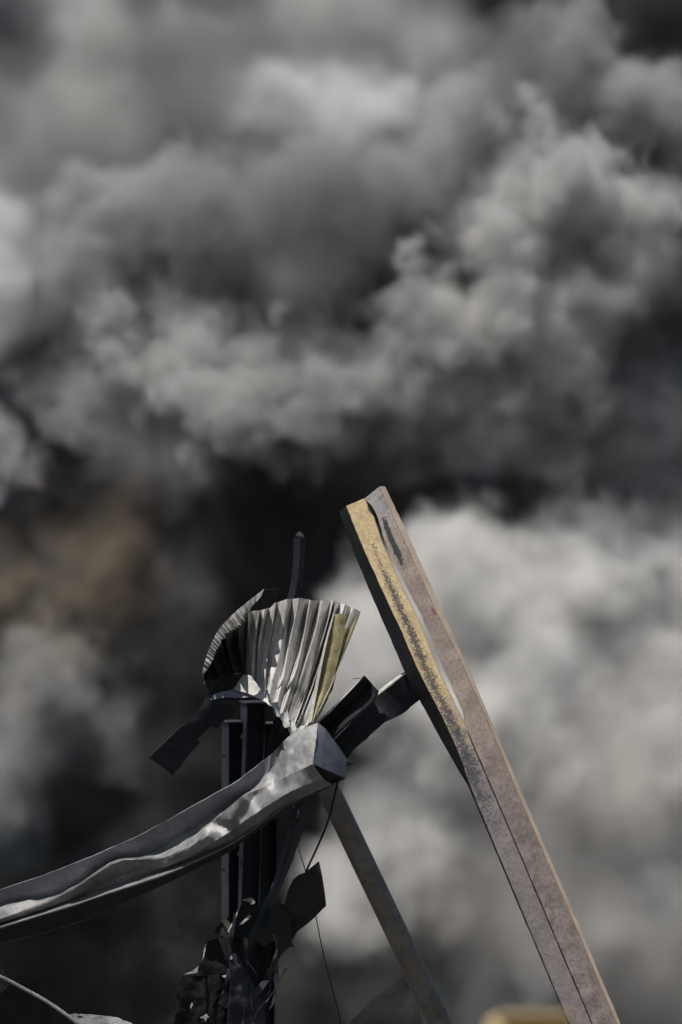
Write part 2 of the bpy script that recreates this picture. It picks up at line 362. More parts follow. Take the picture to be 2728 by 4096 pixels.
bell2 = [(1330, 3138), (1190, 3198), (1090, 3258), (980, 3335), (885, 3388), (700, 3462), (560, 3510), (430, 3548), (280, 3604), (130, 3652), (-200, 3760)]
lipb = [(1345, 3130), (1190, 3202), (1092, 3264), (982, 3342), (889, 3398), (704, 3482), (562, 3533), (432, 3575), (284, 3626), (130, 3672), (-200, 3775)]
bott = [(1355, 3124), (1192, 3206), (1095, 3270), (985, 3352), (895, 3415), (700, 3513), (560, 3578), (430, 3638), (290, 3692), (130, 3738), (-200, 3815)]
o_rim = [.32, .30, .18, .04, .02, .02, .02, .02, .02, .02, .02]
o_fold = [.16, .16, .16, .20, .22, .22, .20, .18, .18, .15, .12]
o_ridge = [0, 0, 0.0, 0, .02, .0, -.05, -.06, -.04, -.05, -.05]
o_belly = [.10, -.06, -.07, -.06, -.05, .04, .14, .14, .05, .02, .02]
o_bell2 = [.40, .22, .22, .22, .22, .18, .18, .16, .14, .14, .14]
o_lipb = [.38, .2, .16, .14, .10, -.02, -.06, -.08, -.08, -.08, -.08]
o_bott = [.40, .24, .2, .2, .18, .14, .12, .10, .10, .10, .10]
CREASES = [(1122, 2990, 1098, 3135, 34, .07), (1150, 3020, 1140, 3110, 30, -.04), (1020, 3180, 945, 3320, 40, .08), (985, 3200, 1040, 3290, 36, -.06), (850, 3290, 940, 3325, 34, .07),
    (690, 3425, 830, 3345, 30, -.06), (560, 3436, 700, 3420, 28, .06), (610, 3400, 760, 3380, 30, .05), (277, 3558, 455, 3455, 26, -.05), (150, 3590, 260, 3570, 30, .05), (20, 3640, 120, 3600, 30, -.05), (770, 3300, 800, 3400, 34, .05)]
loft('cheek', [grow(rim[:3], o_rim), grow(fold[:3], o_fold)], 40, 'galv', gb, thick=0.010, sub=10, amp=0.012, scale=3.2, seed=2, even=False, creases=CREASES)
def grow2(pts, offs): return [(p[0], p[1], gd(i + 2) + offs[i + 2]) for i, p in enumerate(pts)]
loft('upper_wall', [grow2(rim[2:], o_rim), grow2(fold[2:], o_fold)], 110, 'galv_blue', gb, thick=0.010, sub=8, amp=0.014, scale=3.2, seed=2, even=False)  # bluish steel paints in the shade of the overhanging wall
loft('crumpled_shelf', [grow(fold, o_fold), grow(ridge, o_ridge)], 240, 'galv', gb, thick=0.008, sub=8, amp=0.02, scale=3.0, seed=2.5, even=False, rdg=0.006, creases=CREASES)
loft('belly', [grow(ridge, o_ridge), grow(belly, o_belly), grow(bell2, o_bell2)], 240, 'galv', gb, thick=0.008, sub=6, amp=0.02, scale=3.0, seed=2.5, even=False, rdg=0.006, creases=CREASES)
loft('lower_lip', [grow(bell2, o_bell2), grow(lipb, o_lipb)], 120, 'grit', gb, thick=0.008, sub=2, amp=0.006, even=False)
loft('underside', [grow(lipb, o_lipb), grow(bott, o_bott)], 120, 'char', gb, thick=0.008, sub=2, amp=0.006, even=False)  # near-black steel paints in the shade of the downturned face
back = [(p[0], p[1] + 6, gd(i) + 0.55) for i, p in enumerate(bott)]
backt = [(p[0], p[1] + 6, gd(i) + 0.55) for i, p in enumerate(rim)]
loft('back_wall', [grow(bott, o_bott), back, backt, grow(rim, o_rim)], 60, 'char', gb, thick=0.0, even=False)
# closed end: pale left cheek corner, mottled right face, dark bottom
d0 = gd(0)
ec = loft('end_face', [[(1272, 2893, d0 + .32), (1300, 2915, d0 + .36), (1389, 3040, d0 + .56)], [(1253, 3056, d0), (1310, 3083, d0 + .2), (1380, 3113, d0 + .46)]], 24, 'galv_blue', gb, thick=0.008, sub=10, amp=0.006, curve=lin)  # bluish steel paints in the shade on the end
loft('end_bottom', [[(1253, 3056, d0), (1310, 3083, d0 + .2), (1380, 3113, d0 + .46)], [(1253, 3092, d0 + .15), (1290, 3130, d0 + .3), (1382, 3114, d0 + .5)], [(1260, 3168, d0 + .55), (1300, 3150, d0 + .55), (1384, 3112, d0 + .58)]], 20, 'char', ec, thick=0.006, sub=3, curve=lin)  # dark steel puts the shade beneath the end into the colour
poly_sheet('torn_spike', [(1386, 3046), (1420, 3057), (1386, 3066)], 'char', ec, d=d0 + .5, amp=0.0, spacing=12)

# ------------------------------------------------------------------ crumpled fan of corrugated sheet
fan = thing('crumpled_corrugated_sheet', 'fan-shaped crumpled corrugated metal sheet crowning the wreck, striped by sun', 'metal sheet')
F_rim = [(812, 2695, 29.62), (821, 2644, 29.52), (847, 2574, 29.5), (885, 2515, 29.6), (930, 2488, 29.8), (975, 2462, 30.0), (997, 2453, 30.1), (1047, 2440, 30.2), (1089, 2424, 30.27), (1115, 2405, 30.32), (1146, 2400, 30.36), (1210, 2398, 30.4), (1274, 2398, 30.4), (1338, 2408, 30.34), (1389, 2421, 30.22), (1427, 2440, 30.08), (1440, 2453, 29.98)]
F_bot = [(818, 2738, 29.95), (850, 2728, 30.05), (900, 2708, 30.12), (968, 2692, 30.15), (1018, 2762, 30.05), (1060, 2792, 30.0), (1090, 2832, 29.95), (1130, 2882, 29.92), (1158, 2915, 29.9), (1180, 2926, 29.88), (1207, 2916, 29.87), (1248, 2890, 29.85)]
rnd = random.Random(11)
cuts = [0.0]; 
while cuts[-1] < 1.0: cuts.append(cuts[-1] + rnd.choice((0.010, 0.016, 0.024, 0.034, 0.046)))
cuts[-1] = 1.0
NS = 22
rimP = resample(F_rim, 600); botP = resample(F_bot, 600)
G = [[] for _ in range(NS)]
for k, c in enumerate(cuts):
    a = rimP[min(599, int(c * 599))]; b = botP[min(599, int((c ** 1.12) * 599))]
    z = (1 if k % 2 else -1) * rnd.uniform(0.06, 0.14); lat = rnd.uniform(-2.5, 2.5); top = rnd.uniform(-7, 5)
    for s_ in range(NS):
        f = s_ / (NS - 1)
        bulge = math.sin(math.pi * f) * (0.14 + 0.34 * max(0.0, min(1.0, (0.42 - c) / 0.2)))          # scooped away from the viewer
        x = b[0] + (a[0] - b[0]) * f + lat * f + 4.0 * math.sin(4 * f + k * 2.1) + 5.0 * fbm((k * 0.7, f * 2.2, 0.0), 1.0, 2); y = b[1] + (a[1] - b[1]) * f + (top if s_ == NS - 1 else 0)
        x += math.sin(math.pi * f) * (10 if c > 0.6 else -6)
        d = b[2] + (a[2] - b[2]) * f + bulge + z * (0.35 + 0.65 * f) * (1.0 + 0.35 * fbm((k * 1.3, f * 3.0, 4.0), 1.0, 7))
        w = at(x, y, d); G[s_].append(w + FW * 0.012 * fbm(w, 4, 3))
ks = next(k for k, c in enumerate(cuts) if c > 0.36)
ps_ = finish(grid_mesh('pleated_sheet', [r[ks:] for r in G]), 'pleated_sheet', 'sheet', fan, 0.004, angle=14)
o = finish(grid_mesh('shaded_pleats', [r[:ks + 1] for r in G]), 'shaded_pleats', 'sheet_dark', fan, 0.004, angle=14)  # left pleats darkened by material where the fan's inside lies in shade
o['label'] = 'pleats at the left of the fan, their shade painted dark'
# yellowed flat strip on the right side of the fan
yp = loft('yellowed_panel', [[(1338, 2456, 30.16), (1302, 2580, 30.14), (1270, 2740, 30.02), (1246, 2890, 29.8)], [(1362, 2456, 30.10), (1340, 2580, 30.10), (1305, 2740, 29.98), (1250, 2891, 29.79)], [(1388, 2462, 30.07), (1372, 2560, 30.10), (1332, 2720, 30.02), (1304, 2812, 29.95), (1258, 2888, 29.82)]], 40, 'olive', fan, thick=0.006, sub=4, amp=0.015, scale=4)
loft('bent_edge_strip', [[(1336, 2452, 30.18), (1300, 2575, 30.16), (1262, 2740, 30.06), (1236, 2890, 29.84)], [(1338, 2456, 30.14), (1306, 2580, 30.06), (1274, 2740, 29.95), (1247, 2890, 29.78)]], 40, 'ash_tone', yp, thick=0.006, sub=2)
loft('brown_edge_pleat', [[(1440, 2450, 29.95), (1395, 2560, 30.02), (1360, 2650, 30.05), (1330, 2760, 30.0)], [(1398, 2520, 30.12), (1372, 2600, 30.15), (1345, 2690, 30.12), (1318, 2780, 30.02)]], 30, 'olive', fan, thick=0.005, sub=2, amp=0.01)
# folded rim along the upper left
rimo = [(1057, 2357, 29.72), (1010, 2393, 29.62), (950, 2442, 29.52), (884, 2508, 29.45), (847, 2574, 29.42), (821, 2644, 29.42), (810, 2696, 29.46)]
rimi = [(1046, 2386, 29.60), (1000, 2440, 29.50), (972, 2498, 29.38), (915, 2536, 29.33), (875, 2592, 29.32), (848, 2650, 29.34), (816, 2700, 29.40)]
rr_ = random.Random(5); ro, ri = resample(rimo, 400), resample(rimi, 400)
kk = [0.0]
while len(kk) < 64: kk.append(kk[-1] + rr_.choice((0.5, 0.8, 1.2, 1.9)))
ro = [ro[int(399 * k / kk[-1])] for k in kk]; ri = [ri[int(399 * k / kk[-1])] for k in kk]; G2 = [[] for _ in range(7)]
for k in range(64):
    z = (1 if k % 2 else -1) * rr_.uniform(0.008, 0.04) * min(1.0, k / 14); sh = rr_.uniform(-0.42, 0.08)
    for s_ in range(7):
        f = s_ / 6 * (1 + (sh if k > 8 else 0)); p = tuple(x + (y - x) * f for x, y in zip(ro[k], ri[k]))
        w_ = at(p[0], p[1], p[2] + z * (0.4 + f)); G2[s_].append(w_ + FW * 0.02 * fbm(w_, 6, 4))
finish(grid_mesh('folded_rim', G2), 'folded_rim', 'sheet_rim', fan, 0.006, angle=14)
poly_sheet('top_flap', [(1057, 2357), (1118, 2355), (1115, 2368), (1085, 2425), (1040, 2441), (995, 2447), (1020, 2400)], 'char', fan, d=29.95, slope=(0.3, 0.5), amp=0.02, spacing=14, jag=2)
poly_sheet('torn_flap', [(934, 2757), (945, 2744), (974, 2700), (1003, 2702), (1034, 2745), (1086, 2826), (1058, 2806), (1016, 2784), (975, 2770)], 'ash_tone', fan, d=29.72, slope=(-0.3, -1.2), amp=0.05, scale=6, spacing=9, rdg=0.02, jag=2, seed=6)
poly_sheet('shelf_flap', [(841, 2800), (862, 2774), (936, 2757), (985, 2766), (1036, 2788), (975, 2792), (900, 2790)], 'galv_blue', fan, d=29.78, slope=(0.1, -1.0), amp=0.04, scale=5, spacing=10, rdg=0.02, jag=2, seed=7)
poly_sheet('inner_skirt', [(814, 2700), (830, 2725), (900, 2706), (968, 2690), (1015, 2752), (1060, 2800), (1000, 2800), (905, 2800), (850, 2790), (822, 2740)], 'char', fan, d=30.0, amp=0.06, scale=5, spacing=12, rdg=0.03, jag=3, seed=8)
for i_, (a, b, c_, e) in enumerate([((1085, 2815), (1112, 2806), (1120, 2858), (1108, 2868)), ((1118, 2862), (1150, 2840), (1158, 2905), (1140, 2912)), ((1140, 2890), (1178, 2872), (1186, 2922), (1166, 2948)), ((1178, 2916), (1222, 2900), (1215, 2918), (1180, 2950)), ((1060, 2755), (1072, 2760), (1090, 2822), (1078, 2812))]):
    poly_sheet('torn_tongue', [a, b, c_, e], 'ash_tone', ps_, d=29.70, amp=0.03, scale=8, spacing=7, jag=2, seed=10 + i_, slope=(0.2, -0.6))

# ------------------------------------------------------------------ bent square tube sticking up behind the fan
bt = thing('bent_tube', 'thin dark square tube standing bent above the fan of sheet metal', 'tube')
ctr = [(1158, 2520, 30.75), (1162, 2440, 30.73), (1172, 2395, 30.72), (1186, 2330, 30.70), (1194, 2260, 30.66), (1197, 2200, 30.62), (1198, 2150, 30.60)]
cp = resample(ctr, 26); hw = 23
loft('tube_wall', [[(x - hw, y, d - 0.02) for x, y, d in cp], [(x + 2, y + 3, d - 0.07) for x, y, d in cp], [(x + hw, y + 2, d - 0.01) for x, y, d in cp], [(x - 2, y - 3, d + 0.09) for x, y, d in cp]], 26, 'char_blue', bt, thick=0.004, closed=True, even=False)
poly_sheet('torn_end', [(1180, 2150), (1186, 2134), (1196, 2126), (1205, 2130), (1214, 2142), (1217, 2152), (1206, 2142), (1196, 2150), (1190, 2138)], 'galv_blue', bt, d=30.58, amp=0.02, spacing=6, jag=1)
poly_sheet('torn_foot', [(1150, 2400), (1160, 2372), (1168, 2380), (1166, 2402)], 'char', bt, d=30.7, amp=0.01, spacing=8)

# ------------------------------------------------------------------ hanging torn strip at the left
poly_sheet_o = poly_sheet('hanging_sheet_strip', [(838, 2752), (815, 2808), (790, 2846), (764, 2876), (700, 2927), (650, 2976), (592, 3031), (625, 3052), (655, 3072), (690, 3103), (712, 3076), (748, 3030), (776, 2996), (798, 2972), (790, 2952), (815, 2930), (842, 2902), (870, 2912), (885, 2890), (930, 2868), (950, 2830), (900, 2800)], 'char_blue', None, d=30.55, slope=(0.5, 0.15), amp=0.07, scale=2.0, spacing=14, rdg=0.03, jag=2.5, seed=12)
tag(poly_sheet_o, 'torn dark strip of sheet metal hanging down left of the fan', 'metal sheet')

# ------------------------------------------------------------------ columns under the wreck
def column(name, label, xt, yt, xb, d, wpx, mat, tilt=0.0):
    t_ = thing(name, label, 'column', 'charred columns under the wreck')
    top = at(xt, yt, d); bot = at(xb, 4096, d + 0.1); bot = top + (bot - top) * ((top.z + 0.05) / (top.z - bot.z))
    h = wpx / 341 / 2
    rot = lambda pr: [(x * math.cos(tilt) - y * math.sin(tilt), x * math.sin(tilt) + y * math.cos(tilt)) for x, y in pr]
    fl = profile_beam('flange', top, bot, rot([(-h, -.14), (-h, .14), (-h + .016, .14), (-h + .016, -.14)]), mat, t_, side=RT)
    profile_beam('flange', top, bot, rot([(h - .016, -.14), (h - .016, .14), (h, .14), (h, -.14)]), mat, t_, side=RT)
    profile_beam('web', top, bot, rot([(-h + .017, -.02), (-h + .017, .0), (h - .017, .0), (h - .017, -.02)]), mat, t_, side=RT)
    profile_beam('cap_plate', top + UP * 0.012, top + UP * 0.03, rot([(-h - .02, -.16), (-h - .02, .16), (h + .02, .16), (h + .02, -.16)]), mat, t_, side=RT)
    for k_ in range(7):
        p = top.lerp(bot, 0.05 + 0.085 * k_) - RT * (h + 0.005) - FW * 0.14
        profile_beam('bolt_bracket', p, p + UP * 0.05, [(-.014, -.012), (-.014, .02), (.014, .02), (.014, -.012)], mat, fl, side=RT)
    return t_
column('steel_column', 'leftmost charred column standing behind the box beam', 931, 2893, 930, 31.1, 66, 'char_blue', 0.35)
column('steel_column', 'wider charred column just right of the leftmost one, under the fan', 1014, 2815, 978, 31.0, 82, 'char_blue', 0.30)
column('steel_column', 'rightmost charred column below the box beam, beside the twisted strap', 1062, 2900, 1046, 31.4, 92, 'char_blue', 0.25)
o = poly_sheet('split_plate', [(1066, 3016), (1082, 2940), (1098, 2856), (1130, 2885), (1162, 2935), (1150, 2965), (1110, 3000)], 'char', None, d=30.5, slope=(0.6, 0.0), amp=0.03, spacing=12, seed=14)
tag(o, 'small dark torn plate wedged below the fan, above the box beam', 'metal sheet')

# ------------------------------------------------------------------ twisted strap, round pipe, cables
st_ = thing('twisted_strap', 'twisted flat steel strap running down under the box beam end', 'strap')
SL = [(1182, 3150, 30.3), (1168, 3212, 30.3), (1148, 3330, 30.32), (1120, 3450, 30.34), (1082, 3560, 30.3), (1046, 3630, 30.25), (1000, 3735, 30.2), (955, 3850, 30.2)]
SM = [(1225, 3150, 30.25), (1208, 3215, 30.24), (1170, 3340, 30.22), (1138, 3450, 30.2), (1102, 3560, 30.18), (1072, 3630, 30.15), (1026, 3735, 30.12), (986, 3850, 30.1)]
SR = [(1262, 3150, 30.5), (1240, 3200, 30.5), (1203, 3335, 30.48), (1168, 3440, 30.45), (1126, 3540, 30.4), (1094, 3615, 30.35), (1052, 3715, 30.3), (1012, 3840, 30.3)]
loft('strap_face', [SL, SM], 40, 'char_blue', st_, thick=0.008, sub=2, amp=0.008)
loft('strap_flange', [SM, SR], 40, 'char', st_, thick=0.008, sub=2, amp=0.008)
top = at(1300, 3130, 30.75); low = at(1730, 4030, 31.0); low = top + (low - top) * ((top.z + 0.1) / (top.z - low.z))
pp = [top.lerp(low, i / 14) for i in range(15)]
o = tube('round_pipe', pp, 0.138, 'rust_pipe', None, seg=24, rough=0.0, world=True)
tag(o, 'sooty round pipe slanting down right from under the box beam', 'pipe')
o = tube('slack_cable', [(1352, 3120, 30.2), (1338, 3185, 30.2), (1312, 3285, 30.2), (1275, 3375, 30.25), (1224, 3486, 30.3)], 0.013, 'char', None, seg=8, n=20)
tag(o, 'dark cable hanging from the box beam end to the dangling leaf-shaped sheet', 'cable')
o = tube('thin_wire', [(1183, 3350, 30.6), (1202, 3420, 30.6), (1224, 3492, 30.6), (1262, 3660, 30.7), (1290, 3800, 30.7), (1322, 3930, 30.7), (1365, 4110, 30.7), (1420, 4500, 30.7)], 0.006, 'char', None, seg=6, n=30)
tag(o, 'hair-thin wire hanging behind the leaf-shaped sheet', 'wire')

# ------------------------------------------------------------------ two charred channels pointing up right from the box end
ca = thing('broken_channel', 'short broken charred channel pointing up right, a nail in its tip', 'beam')
A_top = [(1215, 2950, 30.15), (1276, 2891, 30.05), (1340, 2827, 29.95), (1395, 2772, 29.87), (1435, 2730, 29.82), (1456, 2701, 29.8)]
A_mid = [(1260, 2975, 30.25), (1310, 2915, 30.15), (1370, 2858, 30.06), (1425, 2805, 29.98), (1470, 2762, 29.93), (1488, 2735, 29.9)]
A_low = [(1300, 3000, 30.1), (1330, 2950, 30.0), (1400, 2884, 29.9), (1455, 2838, 29.85), (1496, 2800, 29.8), (1511, 2760, 29.8)]
A_bk = [(1250, 2955, 30.4), (1300, 2905, 30.3), (1360, 2850, 30.2), (1420, 2795, 30.15), (1465, 2750, 30.1), (1490, 2725, 30.1)]
loft('channel_web', [A_top, A_mid, A_low], 40, 'char', ca, thick=0.010, sub=3, amp=0.012, even=False)
loft('top_flange', [A_top, [(x - 3, y - 3, d + .12) for x, y, d in A_top]], 40, 'ash_tone', ca, thick=0.006, even=False)  # pale flange paints in the sun on the upturned edge
loft('bottom_flange', [A_low, [(x + 3, y + 4, d + .10) for x, y, d in A_low]], 40, 'char_blue', ca, thick=0.006, even=False)
nl = tube('nail', [(1450, 2712, 29.84), (1432, 2713, 29.82), (1414, 2714, 29.8)], 0.0055, 'galv', ca, seg=8)
tube('nail_head', [(1415, 2714, 29.8), (1412.5, 2714, 29.8)], 0.013, 'galv', nl, seg=10)
cb = thing('charred_channel', 'longer charred channel running up right behind the leaning beam', 'beam')
B_top = [(1320, 2990, 30.35), (1345, 2955, 30.35), (1400, 2895, 30.4), (1450, 2850, 30.45), (1491, 2813, 30.5), (1516, 2778, 30.55), (1571, 2734, 30.75), (1640, 2680, 31.0), (1720, 2620, 31.2)]
B_low = [(1375, 3075, 30.3), (1399, 3018, 30.3), (1460, 2960, 30.35), (1510, 2915, 30.4), (1540, 2888, 30.45), (1575, 2872, 30.55), (1612, 2850, 30.8), (1680, 2798, 31.0), (1760, 2735, 31.2)]
loft('channel_web', [B_top, B_low], 50, 'char', cb, thick=0.012, sub=5, amp=0.03, scale=2.5, even=False)
loft('top_flange', [[(x + 2, y - (12 if i_ in (2, 3, 4) else (15 if i_ in (5, 6) else 7)), d + .25) for i_, (x, y, d) in enumerate(B_top)], [(x, y - 1, d) for x, y, d in B_top]], 50, 'ash_tone', cb, thick=0.006, even=False)  # lit strip: sunlight put into the pale flange colour
loft('bottom_flange', [B_low, [(x - 6, y - 4, d + .2) for x, y, d in B_low]], 50, 'char', cb, thick=0.008, even=False)

# ------------------------------------------------------------------ dangling sheets and the heap of torn tarpaulin below
o = poly_sheet('leaf_shaped_sheet', [(1174, 3513), (1196, 3497), (1222, 3488), (1275, 3444), (1288, 3500), (1298, 3560), (1304, 3620), (1250, 3672), (1191, 3723), (1168, 3765), (1163, 3700), (1158, 3640), (1140, 3612), (1150, 3560)], 'olive_cloth', None, d=30.25, slope=(0.4, 0.1), amp=0.10, scale=1.8, spacing=12, rdg=0.03, seed=15, drape=0.12, angle=45)
tag(o, 'dangling leaf-shaped dark olive sheet at the end of the cable', 'sheet')
o = poly_sheet('square_torn_sheet', [(1060, 3655), (1085, 3630), (1117, 3611), (1145, 3622), (1165, 3642), (1166, 3765), (1176, 3790), (1164, 3784), (1150, 3792), (1138, 3802), (1126, 3818), (1112, 3846), (1106, 3800), (1104, 3764), (1080, 3770), (1060, 3790), (1028, 3762), (1040, 3710)], 'olive_cloth', None, d=30.1, slope=(0.1, -0.3), amp=0.06, scale=2.5, spacing=10, rdg=0.02, seed=16, jag=1.5, drape=0.10, angle=45)
tag(o, 'squarish sooty sheet with a ragged lower edge, left of the leaf-shaped one', 'sheet')
hp = thing('torn_tarpaulin', 'dark heap of torn draped sheeting hanging at the bottom centre', 'tarpaulin')
def Z4(*pts): return [(600 + .574 * x, 3100 + .574 * y) for x, y in pts]
poly_sheet('hood', Z4((640, 870), (705, 852), (735, 890), (745, 915), (772, 932), (740, 1010), (700, 1070), (660, 1150), (600, 1130), (540, 1100), (600, 990), (610, 930)), 'cloth', hp, d=30.0, slope=(0.3, -0.1), amp=0.03, scale=4.2, spacing=7, rdg=0.008, drape=0.13, jag=1.2, angle=60, seed=20)
poly_sheet('shoulder_fold', Z4((385, 1165), (540, 1100), (640, 1070), (700, 1045), (672, 1200), (640, 1290), (560, 1400), (440, 1400), (340, 1392), (228, 1392), (300, 1350), (350, 1310), (368, 1285)), 'cloth', hp, d=29.95, slope=(0.3, -0.25), amp=0.03, scale=4.2, spacing=7, rdg=0.008, drape=0.13, jag=1.2, angle=60, seed=21)
ld = poly_sheet('lower_drape', Z4((228, 1392), (340, 1387), (440, 1398), (555, 1400), (590, 1275), (650, 1290), (690, 1400), (725, 1510), (790, 1640), (805, 1740), (830, 2050), (700, 2400), (150, 2400), (150, 1800), (172, 1680), (182, 1560), (205, 1450)), 'cloth', hp, d=29.85, slope=(0.2, -0.1), amp=0.03, scale=4.2, spacing=7, rdg=0.008, drape=0.13, jag=1.2, angle=60, seed=22)
poly_sheet('right_drape', Z4((700, 1050), (745, 1150), (822, 1175), (820, 1330), (800, 1400), (782, 1450), (735, 1515), (660, 1340), (630, 1260), (660, 1150)), 'cloth', hp, d=30.2, slope=(0.3, 0.0), amp=0.03, scale=4.2, spacing=7, rdg=0.008, drape=0.13, jag=1.2, angle=60, seed=23)
poly_sheet('blue_fold', Z4((545, 1250), (600, 1240), (660, 1330), (740, 1500), (800, 1640), (805, 1735), (800, 2050), (560, 2050), (540, 1700), (560, 1450)), 'char_blue', hp, d=29.72, slope=(0.5, -0.1), amp=0.03, scale=4.2, spacing=7, rdg=0.008, drape=0.13, seed=24)
for i_, ps in enumerate([((640, 872), (672, 862), (706, 853), (735, 892), (705, 905), (690, 885), (668, 880)), ((500, 1400), (530, 1394), (566, 1404), (560, 1414), (510, 1410)), ((281, 1605), (293, 1582), (300, 1600), (292, 1618), (283, 1632)), ((345, 1690), (372, 1678), (392, 1664), (418, 1690), (400, 1692), (388, 1722), (378, 1700)), ((552, 1262), (572, 1256), (576, 1285), (560, 1288)), ((690, 975), (708, 985), (650, 1040), (622, 1045)), ((340, 1330), (330, 1378), (240, 1392), (300, 1362)), ((392, 1170), (380, 1260), (366, 1290), (376, 1220)), ((600, 1000), (640, 880), (632, 878), (592, 990), (540, 1095), (548, 1095))]):
    poly_sheet('torn_edge', Z4(*ps), 'pale_scrap', ld, d=29.68 if i_ not in (2, 3) else 29.45, amp=0.02, scale=8, spacing=7, jag=1, seed=30 + i_, slope=(0, -0.5))
rs_ = random.Random(21)
for i_ in range(13):
    x0, y0 = rs_.uniform(880, 1130), rs_.uniform(3640, 3960); ln = rs_.uniform(70, 230); wd = rs_.uniform(6, 22); dx = rs_.uniform(-0.5, 0.25); dd = 29.62 + rs_.uniform(-.12, .3)
    A_, B_ = [], []
    for k in range(6):
        f = k / 5; cx_ = x0 + dx * ln * f + 14 * math.sin(4 * f + i_); tw = math.cos(f * rs_.uniform(1.5, 4.0) + i_)
        A_.append((cx_ - wd * tw * (1 - .5 * f), y0 + ln * f, dd - .05 * math.sin(3 * f + i_))); B_.append((cx_ + wd * tw * (1 - .5 * f), y0 + ln * f + rs_.uniform(-6, 6), dd + .06 * math.cos(3 * f)))
    loft('hanging_shred', [A_, B_], 20, ('cloth', 'char_blue', 'char', 'olive_cloth')[i_ % 4], hp, thick=0.004, sub=2, amp=0.015, scale=6, seed=i_)
tb = [(1140, 3770, 30.2), (1110, 3815, 30.2), (1075, 3870, 30.2), (1050, 3930, 30.2)]
o = tube('hanging_rod', tb, 0.02, 'char', None, seg=8, n=10); tag(o, 'thin dark rod hanging below the squarish sheet', 'rod')

# ------------------------------------------------------------------ low scraps at the bottom edge
o = tube('thin_rail', [(-300, 3770, 30.0), (0, 3906, 29.9), (75, 3944, 29.9), (190, 4008, 29.85), (300, 4086, 29.8), (480, 4230, 29.8)], 0.022, 'grit', None, seg=10, n=30)
tag(o, 'thin pale rail slanting across the bottom left corner', 'rail')
o = poly_sheet('crumpled_scrap', [(272, 4058), (290, 4052), (350, 4056), (410, 4060), (475, 4070), (505, 4086), (530, 4097), (640, 4200), (360, 4300), (280, 4180), (300, 4092)], 'grit', None, d=29.7, slope=(0.2, -1.2), amp=0.08, scale=4, spacing=12, rdg=0.05, jag=1.5, seed=40)
tag(o, 'crumpled grey metal scrap at the bottom left edge', 'metal sheet')
o = poly_sheet('dark_plate', [(1619, 3897), (1658, 3965), (1690, 4096), (1700, 4300), (1300, 4300), (1395, 4096), (1492, 3994), (1560, 3945)], 'char', None, d=37.0, slope=(0.3, -0.2), amp=0.05, spacing=20, seed=41)
tag(o, 'dark smoke-veiled plate low behind the round pipe', 'metal sheet')
o = poly_sheet('dark_lump', [(40, 3935), (75, 3907), (110, 3898), (150, 3925), (165, 3965), (200, 4020), (220, 4200), (0, 4200), (-20, 3990)], 'char', None, d=30.6, amp=0.05, spacing=12, rdg=0.03, drape=0.12, seed=42, slope=(0, 0.3))
tag(o, 'black crumpled lump behind the thin pale rail', 'metal sheet')

# ------------------------------------------------------------------ out-of-focus machine top close to the camera
mr = thing('machine_roof', 'out-of-focus amber and cream machine top poking up at the bottom edge', 'machine')
def nearbox(name, x0, x1, y0, y1, d, dep, mat, bev):
    a, b = at(x0, y0, d), at(x1, y1, d); c_ = (a + b) / 2
    bm = bmesh.new(); bmesh.ops.create_cube(bm, size=1.0)
    sx, sz = abs(b.x - a.x), abs((b - a).dot(UP))
    bmesh.ops.scale(bm, vec=(sx, dep, sz), verts=bm.verts)
    bmesh.ops.bevel(bm, geom=bm.edges[:], offset=bev, segments=4, profile=0.6, affect='EDGES')
    me = bpy.data.meshes.new(name); bm.to_mesh(me); bm.free()
    o_ = finish(me, name, mat, mr); o_.location = c_ + Vector((0, dep / 2, 0)); return o_
nearbox('roof_shell', 1995, 2290, 4062, 4400, 3.4, 0.10, 'amber', 0.014)
nearbox('roof_cap', 1990, 2286, 4050, 4070, 3.39, 0.11, 'cream', 0.003)
nearbox('corner_guard', 1950, 2040, 4068, 4400, 3.38, 0.08, 'cream', 0.012)
a = at(2120, 4380, 3.45); tube('mast', [a, (a.x, a.y, 0.0)], 0.03, 'char', mr, seg=10, world=True)
